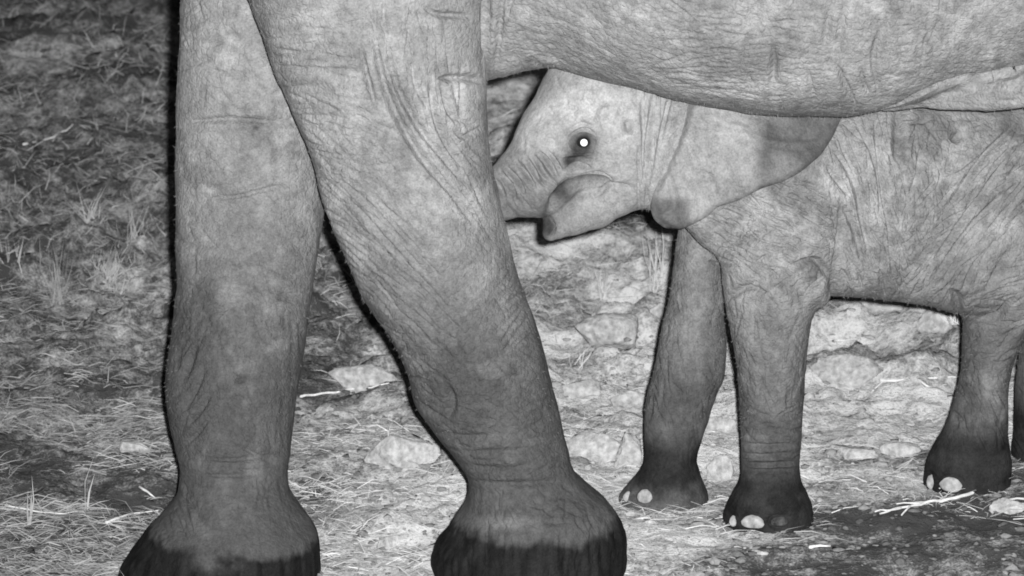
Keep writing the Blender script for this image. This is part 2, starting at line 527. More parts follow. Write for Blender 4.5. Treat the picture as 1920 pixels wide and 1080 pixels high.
# ================================================================== the cow elephant
near_leg = column(
    [(-260, 400, 960), (-120, 420, 940), (0, 470, 918), (100, 505, 912), (200, 543, 912), (300, 584, 921), (390, 612, 938), (450, 635, 954), (550, 680, 984), (640, 733, 1014),
     (700, 763, 1030), (750, 780, 1043), (800, 808, 1056), (850, 842, 1068), (890, 872, 1080), (920, 876, 1108), (950, 866, 1146), (985, 842, 1168), (1020, 815, 1176), (1050, 806, 1174), (1092, 820, 1160)],
    [(-260, .12), (0, .06), (400, .02), (800, .0), (1092, .0)], [(-260, .26), (0, .23), (400, .20), (640, .175), (800, .15), (890, .145), (960, .20), (1092, .225)])
far_leg = column(
    [(-260, 330, 640), (0, 338, 620), (100, 333, 615), (200, 330, 612), (300, 330, 612), (390, 328, 610), (450, 328, 600), (550, 328, 585), (640, 316, 575), (700, 308, 565), (750, 310, 556),
     (800, 319, 550), (850, 331, 545), (885, 338, 540), (920, 334, 542), (950, 316, 560), (1000, 270, 595), (1040, 240, 602), (1080, 222, 602), (1112, 226, 590)],
    [(-260, .52), (0, .45), (400, .38), (800, .20), (1000, .12), (1112, .12)], [(-260, .22), (0, .18), (640, .16), (800, .145), (890, .14), (980, .19), (1112, .22)])

torso_rows = []
for px, py, zt, yc, ry in ((905, 152, 2.30, .38, .42), (960, 138, 2.32, .38, .45), (1030, 124, 2.33, .38, .49), (1100, 142, 2.34, .38, .53), (1200, 168, 2.34, .38, .59), (1270, 192, 2.34, .38, .60), (1350, 206, 2.34, .38, .61), (1450, 217, 2.33, .38, .62), (1560, 219, 2.32, .38, .62),
                           (1650, 206, 2.31, .38, .61), (1720, 186, 2.31, .38, .60), (1830, 150, 2.3, .38, .58), (1950, 120, 2.28, .38, .56)):
    x, zb = belly_z(px, py, zt, yc, ry); torso_rows.append((x, zb, zt, yc, ry))
torso_rows = [(-.85, 1.70, 2.15, .36, .20), (-.62, 1.42, 2.25, .36, .36), (-.35, 1.24, 2.30, .38, .40)] + torso_rows + \
             [(1.55, 1.12, 2.25, .38, .54), (1.95, 1.18, 2.15, .38, .48), (2.25, 1.40, 1.95, .38, .34), (2.36, 1.55, 1.8, .38, .15)]
torso = barrel(torso_rows)
fl = [pix(1660, 206, .16), pix(1720, 190, .12), pix(1780, 186, .08), pix(1850, 178, .04), pix(1920, 162, .0), pix(2080, 170, -.06)]
flank = cones([(*p, r) for p, r in zip(fl, (.006, .012, .024, .037, .043, .09))])
hind_near = cones([(1.72, .05, 1.45, .30), (1.62, .0, 1.0, .22), (1.70, .02, .55, .155), (1.66, .02, .16, .15), (1.62, .0, .07, .17)], .06)
hind_far = cones([(1.78, .70, 1.45, .30), (1.80, .74, 1.0, .22), (1.86, .72, .55, .155), (1.82, .72, .16, .15), (1.79, .70, .07, .17)], .06)
neck = cones([(-.45, .37, 1.95, .36), (-1.0, .36, 2.05, .32), (-1.30, .36, 2.18, .30)], .1)
skull = cones([(-1.25, .36, 2.32, .28), (-1.55, .36, 2.05, .24), (-1.66, .36, 1.75, .17), (-1.74, .36, 1.35, .125), (-1.80, .35, .9, .09), (-1.83, .34, .5, .065), (-1.72, .33, .33, .05)], .05)
jaw_m = cones([(-1.3, .36, 1.85, .17), (-1.5, .36, 1.62, .08)])
tail_m = cones([(2.3, .38, 1.85, .06), (2.42, .38, 1.5, .035), (2.44, .38, .9, .02)])
shoulder = ellipsoid((-.36, .12, 1.70), (.34, .20, .52))

near_leg, far_leg, flank = near(near_leg, -.95, .45), near(far_leg, -1.15, -.2), near(flank, .7, 1.8)
hind_near, hind_far, tail_m = near(hind_near, 1.1, 2.3), near(hind_far, 1.1, 2.4), near(tail_m, 2.0, 3)
neck, skull, jaw_m, shoulder = near(neck, -2.2, .2), near(skull, -2.3, -.7), near(jaw_m, -2.0, -.8), near(shoulder, -.9, .2)

def mother_field(x, y, z):
    f = smin(torso(x, y, z), neck(x, y, z), .2)
    f = smin(f, shoulder(x, y, z), .08)
    f = smin(f, near_leg(x, y, z), .014)
    f = smin(f, far_leg(x, y, z), .03)
    f = smin(f, flank(x, y, z), .02)
    f = smin(f, hind_near(x, y, z), .10); f = smin(f, hind_far(x, y, z), .10)
    g = smin(skull(x, y, z), jaw_m(x, y, z), .06)
    f = smin(f, g, .12); f = smin(f, tail_m(x, y, z), .05)
    return f

def grow(F, lo, hi, h, cuts, name, seen=lambda x, y: x > -999):
    v, q = surface_nets(F, lo, hi, h)
    me = mesh_from(name, project(F, v, 2), q)
    refine(me, cuts, seen)
    P = project(F, co(me), 2)
    me.vertices.foreach_set('co', P.astype(np.float32).ravel()); me.update()
    return me

def blob(px, py, sx, sy, amt, x, y):
    return amt * np.exp(-((px - x) / sx) ** 2 - ((py - y) / sy) ** 2)

mm = grow(mother_field, (-2.05, -.55, -.12), (2.6, 1.25, 2.75), .018, 5, 'body')
cr = Creases(mother_field, 2.6, .95)
cr.dust, cr.stain = Creases(mother_field), Creases(mother_field)
# -- folds that can be seen one by one
for pts, wd, dp in (
    ([(916, -60), (913, 20), (912, 90), (913, 150)], 7, .016), ([(944, -40), (936, 60), (930, 148)], 7, .006), ([(962, -30), (950, 40)], 6, .005),
    ([(700, 40), (712, 120), (738, 200), (790, 290), (850, 360), (893, 430)], 8, .006), ([(722, 60), (742, 150), (790, 240), (840, 300), (880, 350)], 7, .005),
    ([(676, 90), (690, 150), (705, 200)], 6, .005), ([(808, 150), (820, 215), (850, 280), (880, 320)], 6, .006), ([(828, 150), (850, 215), (890, 235)], 5, .004),
    ([(822, 148), (868, 146), (908, 152)], 6, .007), ([(850, 240), (875, 255), (900, 240)], 5, .004), ([(790, 10), (830, 28), (890, 30)], 6, .005),
    ([(838, 720), (846, 760), (834, 792)], 8, .007), ([(786, 752), (812, 778), (850, 800)], 6, .004), ([(826, 812), (868, 822), (930, 818)], 6, .004),
    ([(836, 842), (880, 850), (960, 846), (1030, 838)], 7, .004), ([(858, 872), (920, 880), (1010, 872)], 7, .004), ([(876, 900), (940, 908), (1060, 902)], 7, .005),
    ([(1636, 212), (1690, 196), (1752, 170), (1830, 148), (1930, 128)], 9, .014), ([(1660, 40), (1640, 110), (1650, 190)], 7, .005),
    ([(1450, 85), (1452, 130), (1448, 165)], 7, .006), ([(1568, 120), (1585, 160), (1608, 205)], 7, .006), ([(1590, 0), (1575, 70), (1572, 120)], 8, .005),
    ([(1610, 110), (1622, 160), (1640, 195)], 6, .004), ([(1515, 130), (1522, 160), (1530, 190)], 6, .004), ([(1560, 10), (1545, 90)], 7, .005),
    ([(335, 228), (420, 224), (540, 230)], 6, .0035), ([(340, 372), (430, 370), (520, 350), (585, 335)], 7, .004),
    ([(370, 640), (352, 690), (340, 720)], 6, .004), ([(385, 690), (365, 730), (345, 770)], 6, .005), ([(398, 735), (370, 775), (350, 800)], 6, .005), ([(395, 780), (368, 812), (345, 835)], 6, .005),
    ([(350, 850), (420, 862), (530, 852)], 7, .004), ([(345, 885), (420, 892), (530, 884)], 7, .004), ([(440, 830), (480, 850), (520, 870)], 6, .004),
    ([(430, 870), (465, 882), (520, 880)], 6, .004), ([(940, 930), (980, 960), (1010, 990)], 9, .005), ([(440, 704), (452, 716), (462, 712)], 6, .004)):
    cr.stroke(pts, wd * 1.35, dp * (1.7 if pts[0][0] < 900 and pts[0][1] < 330 else 1.1))
# -- patches of finer creasing
LEGP = [(500, 60), (640, 20), (900, 160), (915, 300), (985, 560), (1050, 790), (1070, 890), (880, 890), (790, 770), (690, 560), (610, 370)]
hatch(cr, [(625, 360), (720, 350), (840, 560), (800, 640), (700, 560)], 90, 42, 130, 5, .0042, 5, .05)
hatch(cr, [(640, 250), (880, 330), (960, 560), (900, 700), (760, 690), (640, 420)], 230, 44, 70, 4.2, .0023, 10)
hatch(cr, [(760, 480), (950, 480), (1000, 640), (900, 720), (740, 660)], 150, -48, 75, 4.2, .0023, 9)
hatch(cr, [(490, 10), (700, 10), (720, 280), (560, 240)], 70, lambda x, y: -8 + 14 * (y / 200), 70, 5, .0026, 10)
hatch(cr, [(540, 200), (760, 200), (840, 340), (620, 350)], 80, 18, 70, 5, .0022, 18)
hatch(cr, [(690, 20), (830, 20), (900, 330), (900, 420), (740, 230)], 70, lambda x, y: 85 - 30 * sstep(100, 350, y), 90, 5, .004, 10)
hatch(cr, [(740, 640), (1020, 640), (1070, 890), (880, 890)], 140, lambda x, y: 20 if (int(x) % 3) else -35, 55, 4.5, .0020, 25)
hatch(cr, [(870, 890), (1090, 890), (1165, 985), (850, 985)], 80, 80, 40, 4.5, .0025, 40)
hatch(cr, [(920, 0), (1300, 0), (1250, 180), (930, 140)], 130, lambda x, y: 28 if x > 1000 else 75, 70, 4.5, .0022, 14)
hatch(cr, [(1150, 20), (1600, 20), (1600, 205), (1200, 160)], 260, 5, 75, 4.2, .0018, 9)
hatch(cr, [(1380, -10), (1920, -10), (1920, 130), (1640, 205), (1400, 205)], 240, lambda x, y: 93, 65, 4.6, .0022, 12)
hatch(cr, [(1500, -10), (1920, -10), (1920, 120), (1650, 200)], 240, 4, 45, 4.2, .0016, 16)
hatch(cr, [(1680, 195), (1920, 150), (1920, 190), (1760, 200)], 40, -6, 90, 4.2, .0018, 7)
hatch(cr, [(335, 0), (500, 0), (600, 400), (570, 640), (330, 640)], 150, lambda x, y: 5 if int(y) % 2 else 70, 50, 4.5, .0018, 25)
hatch(cr, [(330, 600), (570, 600), (545, 900), (340, 900)], 120, lambda x, y: -58 if x < 400 else 84, 60, 4.5, .0017, 14)
hatch(cr, [(340, 900), (540, 900), (600, 1000), (300, 1000)], 90, 78, 45, 4.5, .0022, 25)
hatch(cr, [(815, 990), (1170, 990), (1170, 1075), (815, 1075)], 40, 90, 60, 5, .0018, 4, .02)
hatch(cr, [(1050, 1000), (1172, 990), (1172, 1070), (1050, 1072)], 22, 88, 60, 6, .003, 5, .03)
cr.bake(); cr.dust.bake(); cr.stain.bake()
P = co(mm); Nn = normals(mm)
side = sstep(-.05, -.45, Nn[:, 1])
calm = .30 + .70 * sstep(-.25, .25, fbm(P, 4.5, 2, 91))                         # some stretches of hide are smoother than others
deep = cr.sample(P); disp = -np.where(deep > .0085, deep, deep * calm) * side
disp += fbm(P, 7, 2, 1) * .007 + fbm(P, 24, 3, 2) * .0022 + fbm(P * (1, 1, .35), 60, 2, 4) * .0008
px, py = to_px(P)
mm.vertices.foreach_set('co', (P + Nn * disp[:, None]).astype(np.float32).ravel()); mm.update()
# hide colour: mud on the lower legs, the wet rim of the feet, scattered stains
nz = fbm(P, 6, 3, 31); nf = fbm(P, 30, 3, 33)
legs = (P[:, 2] < .95)
tone = np.ones(len(P))
tone *= 1 - .71 * sstep(1.05, .30, P[:, 2] + .12 * nz + .04 * nf - .04 * (P[:, 0] < -.45))
tone *= 1 + .24 * sstep(.05, .25, fbm(P, 11, 4, 35, .6)) - .24 * sstep(.05, .32, fbm(P * (1, 1, .6), 6.5, 4, 37, .6))
for x, y, sx, sy, a in ((452, 711, 11, 8, -.3), (434, 759, 9, 4, -.3), (424, 746, 6, 3, -.25), (398, 713, 5, 6, -.22), (480, 240, 6, 5, -.4), (760, 350, 90, 60, .12), (870, 210, 50, 60, .12), (880, 640, 60, 110, -.16),
                        (480, 880, 26, 40, .22), (650, 120, 50, 70, -.12), (1450, 130, 18, 40, -.2), (1250, 170, 250, 30, .08), (1570, 150, 90, 30, .1), (700, 260, 60, 60, .06), (950, 980, 60, 14, .3)):
    tone += blob(px, py, sx, sy, a, x, y) * (Nn[:, 1] < 0)
zf = np.where(P[:, 0] < -.32, -.072, 0.0)
mud = sstep(.152, .122, P[:, 2] - zf + .020 * vnoise(P, 14, 5) + .012 * fbm(P, 34, 2, 8) + .007 * vnoise(P * (1, 1, .3), 90, 6) + .05 * (P[:, 0] < -.32) * (P[:, 0] + .69))
tone *= 1 + side * (.22 * cr.dust.sample(P) - .20 * cr.stain.sample(P))
mud *= 1 - np.clip(blob(px, py, 36, 24, 1.5, 408, 1050) * (.55 + 1.3 * nf), 0, .9)
mud = np.clip(mud, 0, 1) * (.93 + .12 * vnoise(P * (1, 1, .12), 80, 16))
attr(mm, 'tone', np.clip(tone, .3, 1.5)); attr(mm, 'mud', mud); attr(mm, 'grain', np.where(P[:, 2] < .25, .6, 1.0))
smooth(mm)
mother = empty('elephant', (0.03, .02, 0))
tag(mother, 'huge cow elephant seen as two thick front legs and a belly', 'elephant')
link('body', mm, M['mother'], mother)
MOTHER_P, MOTHER_N = co(mm), Nn

# ================================================================== the calf
c_near = column(
    [(250, 1400, 1600), (330, 1370, 1600), (400, 1342, 1592), (450, 1340, 1584), (500, 1350, 1572), (550, 1358, 1545), (600, 1364, 1522), (650, 1374, 1514), (700, 1383, 1510), (760, 1386, 1507), (820, 1388, 1503), (870, 1390, 1499), (900, 1386, 1502),
     (925, 1372, 1514), (950, 1360, 1523), (972, 1354, 1526), (990, 1360, 1520)],
    [(250, .46), (450, .36), (700, .36), (1000, .38)], [(250, .13), (450, .125), (600, .10), (870, .075), (925, .09), (1000, .105)])
c_far = column(
    [(250, 1290, 1420), (400, 1276, 1385), (480, 1266, 1362), (560, 1252, 1356), (650, 1234, 1362), (700, 1224, 1360), (750, 1212, 1340), (800, 1207, 1324), (860, 1207, 1307), (885, 1196, 1312), (910, 1176, 1322), (935, 1160, 1328), (960, 1166, 1322)],
    [(250, .66), (450, .66), (700, .60), (960, .56)], [(250, .12), (450, .10), (600, .085), (860, .075), (910, .09), (960, .10)])
c_hind = column(
    [(420, 1780, 2080), (500, 1788, 2040), (560, 1800, 1990), (600, 1805, 1945), (650, 1803, 1912), (700, 1800, 1896), (750, 1788, 1891), (800, 1770, 1890), (840, 1748, 1893), (870, 1736, 1896), (900, 1730, 1894), (930, 1736, 1886)],
    [(420, .72), (600, .70), (930, .70)], [(420, .15), (560, .12), (700, .08), (820, .078), (880, .09), (930, .10)])
c_hind_far = column(
    [(420, 1940, 2190), (560, 1925, 2110), (650, 1912, 2040), (750, 1902, 2010), (820, 1898, 2010), (860, 1896, 2014), (900, 1900, 2010)],
    [(420, .96), (900, .96)], [(420, .14), (600, .10), (820, .078), (900, .10)])
rows = []
for px_, py_, zt, yc, ry in ((1420, 520, .98, .50, .19), (1500, 552, 1.00, .54, .22), (1570, 556, 1.01, .57, .235), (1650, 562, 1.02, .61, .245), (1730, 574, 1.02, .66, .245), (1800, 588, 1.01, .70, .24), (1900, 580, .99, .75, .23), (2000, 540, .96, .80, .20)):
    x, zb = belly_z(px_, py_, zt, yc, ry); rows.append((x, zb, zt, yc, ry))
x0 = rows[0][0]
rows = [(x0 - .20, .74, .94, .42, .10), (x0 - .10, .66, .97, .45, .15)] + rows + [(rows[-1][0] + .12, .62, .92, .84, .14), (rows[-1][0] + .19, .70, .86, .87, .06)]
c_torso = barrel(rows)
c_neck = pcones([(1400, 270, .46, 150), (1260, 270, .38, 122), (1180, 262, .34, 112)], .04)
c_skull = pcones([(1122, 196, .33, 108), (1060, 268, .30, 92), (1008, 332, .28, 74)], .02)
c_crown = pcones([(1122, 196, .33, 108), (1195, 215, .34, 110)], .02)
c_cheek = pcones([(1150, 270, .30, 92), (1180, 320, .31, 70)], .02)
c_trunk = pcones([(1008, 332, .28, 72), (938, 364, .27, 50), (865, 392, .28, 45), (795, 425, .31, 40), (745, 470, .34, 34), (735, 525, .36, 28), (760, 560, .37, 22)], .01)
c_jaw = pcones([(1185, 336, .31, 56), (1114, 383, .285, 44), (1074, 404, .272, 36), (1046, 425, .266, 21), (1033, 438, .265, 12)], .01)
c_lip = pcones([(1056, 405, .270, 24), (1032, 412, .266, 12), (1031, 437, .265, 11)], .008)
c_brow = pcones([(1070, 232, .215, 14), (1100, 226, .205, 16), (1128, 244, .21, 12)], .01)
c_pad = pcones([(1525, 540, .30, 26), (1535, 555, .32, 22)], .01)
c_tail = cones([(1.36 + .08, .86, .86, .03), (1.50, .88, .6, .016), (1.49, .88, .35, .012)])

c_near, c_far, c_hind, c_hind_far = near(c_near, .3, .95), near(c_far, .1, .65), near(c_hind, .8, 1.6), near(c_hind_far, .95, 1.7)
c_lip = near(c_lip, -.05, .3); c_skull, c_crown, c_cheek, c_jaw, c_brow = near(c_skull, -.15, .4), near(c_crown, -.1, .5), near(c_cheek, -.05, .5), near(c_jaw, -.1, .45), near(c_brow, 0, .35)
c_trunk, c_pad, c_tail, c_neck = near(c_trunk, -.5, .25), near(c_pad, .5, .85), near(c_tail, 1.3, 1.8), near(c_neck, .05, .85)

def calf_field(x, y, z):
    f = smin(c_torso(x, y, z), c_neck(x, y, z), .06)
    f = smin(f, c_near(x, y, z), .022); f = smin(f, c_far(x, y, z), .03)
    f = smin(f, c_hind(x, y, z), .05); f = smin(f, c_hind_far(x, y, z), .05)
    f = smin(f, c_pad(x, y, z), .02)
    h = smin(c_skull(x, y, z), c_crown(x, y, z), .03); h = smin(h, c_cheek(x, y, z), .04)
    h = smin(h, c_trunk(x, y, z), .02); h = smin(h, c_brow(x, y, z), .03)
    h = smin(h, smin(c_jaw(x, y, z), c_lip(x, y, z), .012), .009)
    f = smin(f, h, .03)
    return smin(f, c_tail(x, y, z), .03)

cm = grow(calf_field, (-.40, .02, -.03), (1.62, 1.12, 1.16), .011, 4, 'body', lambda x, y: (y > np.interp(x, [905, 1030, 1200, 1450, 1560, 1720, 1920], [125, 105, 145, 195, 195, 165, 165]) - 25) & (x > 890))
cr = Creases(calf_field, 3.2, 1.0)
cr.dust, cr.stain = Creases(calf_field), Creases(calf_field)
EYE = (1094, 268)
NAILS = ((1410, 979, 46, 26), (1373, 977, 16, 22), (1462, 978, 34, 18), (1208, 930, 32, 28), (1174, 930, 16, 22), (1783, 909, 46, 30), (1743, 904, 20, 28))
for x_, y_, w_, h_ in NAILS:
    a = np.linspace(0, 2 * np.pi, 15); cr.stroke(np.stack([x_ + (w_ / 2 + 3) * np.cos(a), y_ + (h_ / 2 + 3) * np.sin(a)], 1), 5, .0035)
for pts, wd, dp in (
    ([(1578, 372), (1584, 420), (1576, 480), (1560, 552)], 9, .016), ([(1582, 380), (1606, 430), (1618, 490)], 7, .007),
    ([(1556, 270), (1590, 310), (1612, 365), (1622, 430), (1636, 490)], 7, .008), ([(1570, 245), (1596, 300), (1618, 360), (1624, 400)], 6, .006),
    ([(1604, 225), (1640, 290), (1655, 360), (1652, 420)], 6, .004), ([(1640, 215), (1650, 290), (1662, 370), (1674, 450), (1676, 530)], 6, .005),
    ([(1684, 205), (1688, 250), (1686, 305)], 11, .009), ([(1552, 308), (1585, 350), (1600, 372)], 6, .005), ([(1728, 270), (1725, 320), (1705, 370)], 5, .003),
    ([(1900, 235), (1850, 290), (1810, 350), (1775, 395)], 6, .005), ([(1892, 292), (1850, 360), (1800, 430), (1745, 500)], 7, .006), ([(1885, 360), (1838, 415), (1795, 470), (1750, 525)], 8, .008),
    ([(1868, 395), (1826, 440), (1790, 490)], 7, .006), ([(1845, 430), (1800, 490), (1770, 530)], 6, .005), ([(1790, 430), (1745, 470), (1715, 500)], 6, .005), ([(1895, 470), (1870, 520), (1850, 545)], 9, .005),
    ([(1835, 600), (1870, 595), (1900, 560)], 7, .005), ([(1790, 255), (1800, 260)], 8, .007), ([(1785, 545), (1795, 560), (1800, 590)], 9, .008),
    # head: eye corner, trunk rings, mouth, cheek
    ([(1276, 160), (1262, 230), (1240, 300), (1220, 362)], 9, .02), ([(1258, 180), (1250, 230), (1236, 300), (1224, 350)], 6, .008), ([(1226, 180), (1220, 250), (1212, 330)], 6, .005), ([(1206, 185), (1210, 260), (1206, 320)], 5, .0035),
    ([(1000, 292), (1018, 320), (1036, 340)], 5, .005), ([(986, 296), (1006, 330), (1024, 352)], 5, .0055), ([(968, 300), (990, 332), (1004, 352)], 5, .005), ([(950, 312), (972, 345), (984, 364)], 5, .005),
    ([(938, 322), (956, 350), (966, 366)], 5, .005), ([(928, 334), (940, 356), (948, 372)], 5, .004), ([(1012, 284), (1034, 312), (1048, 334)], 4, .004), ([(1024, 280), (1044, 306), (1056, 322)], 4, .003),
    ([(1058, 300), (1075, 304), (1098, 296)], 8, .007), ([(1062, 318), (1085, 312), (1108, 318)], 6, .005),
    ([(1024, 402), (1042, 376), (1064, 356), (1092, 344), (1126, 342), (1152, 352)], 12, .010), ([(1030, 408), (1034, 428), (1030, 446)], 6, .008),
    ([(1030, 398), (1046, 374), (1070, 354)], 10, .009), ([(1088, 330), (1120, 328), (1148, 340)], 5, .004), ([(1066, 338), (1056, 350), (1050, 364)], 6, .005), ([(1180, 230), (1182, 245)], 7, .008),
    ([(1140, 200), (1128, 216)], 8, .004), ([(1110, 370), (1150, 350), (1190, 352)], 6, .003),
    ([(1390, 850), (1430, 856), (1490, 850)], 5, .003), ([(1388, 868), (1440, 874), (1498, 866)], 6, .004), ([(1392, 880), (1440, 886), (1498, 880)], 6, .004), ([(1392, 832), (1440, 838), (1494, 832)], 5, .003),
    ([(1366, 560), (1400, 540), (1440, 552)], 6, .004), ([(1480, 500), (1530, 490), (1560, 520)], 7, .005)):
    cr.stroke(pts, wd * 1.4, dp * 1.7)
# the eyelids
cr.stain.stroke([(1018, 406), (1040, 378), (1062, 357), (1092, 345), (1126, 342), (1150, 350)], 9, 2.6)      # shade of the gape and lip fold, put into the hide colour
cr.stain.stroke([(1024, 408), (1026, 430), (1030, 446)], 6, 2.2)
a = np.linspace(0, 2 * np.pi, 17)
cr.stroke(np.stack([EYE[0] + 18 * np.cos(a), EYE[1] + 14 * np.sin(a)], 1), 5, .005)
for q_ in ([(1062, 266), (1076, 250), (1098, 243), (1122, 256)], [(1066, 282), (1084, 292), (1106, 290), (1122, 278)], [(1074, 300), (1096, 302), (1116, 294)], [(1068, 244), (1090, 232), (1116, 238)]):
    cr.stroke(q_, 6, .004)
cr.stroke([(EYE[0] - 16, EYE[1] + 2), (EYE[0], EYE[1]), (EYE[0] + 16, EYE[1] + 2)], 22, .0075)
hatch(cr, [(1345, 410), (1500, 330), (1575, 380), (1560, 480), (1480, 520), (1350, 500)], 220, 24, 42, 3.8, .0036, 10)
hatch(cr, [(1380, 420), (1570, 440), (1540, 540), (1400, 540)], 120, -38, 42, 3.8, .003, 12)
hatch(cr, [(1360, 540), (1520, 540), (1505, 880), (1390, 880)], 150, lambda x, y: 5 if y > 760 else 80, 36, 3.8, .0022, 20)
hatch(cr, [(1560, 240), (1700, 210), (1700, 540), (1570, 540)], 150, 72, 70, 4, .0034, 12)
hatch(cr, [(1590, 220), (1920, 220), (1900, 400), (1600, 540)], 220, 3, 36, 3.8, .0024, 16)
hatch(cr, [(1700, 380), (1920, 230), (1920, 430), (1780, 560), (1690, 540)], 150, -50, 75, 4, .0036, 9)
hatch(cr, [(1690, 240), (1800, 240), (1780, 440), (1690, 480)], 70, 80, 50, 4, .0028, 15)
hatch(cr, [(1800, 560), (1920, 480), (1900, 840), (1790, 800)], 120, lambda x, y: -15 if y < 680 else 70, 45, 4, .0028, 14)
hatch(cr, [(1200, 170), (1255, 190), (1235, 370), (1195, 370)], 40, 93, 60, 4, .003, 6)
hatch(cr, [(1040, 150), (1190, 160), (1200, 330), (1100, 340), (980, 270)], 60, 60, 30, 4, .0012, 40)
hatch(cr, [(930, 320), (1050, 300), (1060, 350), (950, 400)], 50, 52, 40, 3.8, .0025, 8)
hatch(cr, [(1230, 560), (1350, 560), (1330, 880), (1210, 880)], 70, 80, 45, 4, .0016, 20)
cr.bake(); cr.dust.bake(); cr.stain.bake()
P = co(cm); Nn = normals(cm)
side = sstep(.05, -.4, Nn[:, 1])
calm = .55 + .45 * sstep(-.25, .25, fbm(P, 6.5, 2, 93)); deep = cr.sample(P)
disp = -np.where(deep > .0085, deep, deep * calm) * side + fbm(P, 12, 2, 51) * .003 + fbm(P, 40, 3, 52) * .0014
px, py = to_px(P)
cm.vertices.foreach_set('co', (P + Nn * disp[:, None]).astype(np.float32).ravel()); cm.update()
nz = fbm(P, 9, 3, 61); nf = fbm(P, 34, 3, 63)
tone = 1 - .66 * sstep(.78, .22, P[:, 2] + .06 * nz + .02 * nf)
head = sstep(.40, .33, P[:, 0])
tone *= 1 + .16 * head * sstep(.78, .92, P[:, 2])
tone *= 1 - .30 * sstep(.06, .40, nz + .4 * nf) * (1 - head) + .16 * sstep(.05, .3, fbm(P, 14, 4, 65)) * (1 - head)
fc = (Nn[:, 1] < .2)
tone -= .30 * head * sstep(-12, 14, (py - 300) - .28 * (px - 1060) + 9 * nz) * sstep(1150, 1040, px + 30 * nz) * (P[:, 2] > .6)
for x, y, sx, sy, a in ((1094, 268, 16, 13, -.5), (1089, 271, 34, 29, -.85), (1086, 294, 26, 16, -.6), (1072, 306, 14, 10, -.4), (1068, 308, 12, 10, -.3), (1040, 155, 30, 22, -.25), (1000, 330, 50, 40, -.18), (960, 380, 50, 40, -.18), (1060, 366, 24, 20, -.6), (1108, 342, 34, 10, -.3), (1022, 424, 10, 30, -.6), (1090, 385, 30, 12, .12),  # the mouth and lip entries paint the recess shade into the tone
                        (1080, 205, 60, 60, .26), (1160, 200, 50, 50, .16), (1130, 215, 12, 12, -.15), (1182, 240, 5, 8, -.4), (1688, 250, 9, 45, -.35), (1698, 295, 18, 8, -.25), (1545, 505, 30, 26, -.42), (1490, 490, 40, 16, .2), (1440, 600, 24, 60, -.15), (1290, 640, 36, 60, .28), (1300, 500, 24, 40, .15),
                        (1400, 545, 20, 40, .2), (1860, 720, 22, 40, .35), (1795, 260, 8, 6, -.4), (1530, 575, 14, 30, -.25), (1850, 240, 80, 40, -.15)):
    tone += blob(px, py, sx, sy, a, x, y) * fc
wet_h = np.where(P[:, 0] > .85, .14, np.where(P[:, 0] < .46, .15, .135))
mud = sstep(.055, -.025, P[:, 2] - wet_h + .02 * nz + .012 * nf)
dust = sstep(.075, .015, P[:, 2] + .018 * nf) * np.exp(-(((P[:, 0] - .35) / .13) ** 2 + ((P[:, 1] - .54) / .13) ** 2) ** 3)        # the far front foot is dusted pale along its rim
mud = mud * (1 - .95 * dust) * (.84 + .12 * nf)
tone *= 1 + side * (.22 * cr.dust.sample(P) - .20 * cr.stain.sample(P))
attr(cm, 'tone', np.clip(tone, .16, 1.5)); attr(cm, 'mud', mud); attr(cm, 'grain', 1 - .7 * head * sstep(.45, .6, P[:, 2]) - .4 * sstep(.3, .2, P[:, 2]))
smooth(cm)
calf = empty('elephant', (.6, .4, 0))
tag(calf, 'small elephant calf suckling under the belly of the big elephant', 'elephant')
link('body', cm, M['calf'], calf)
CALF_P, CALF_N = co(cm), Nn

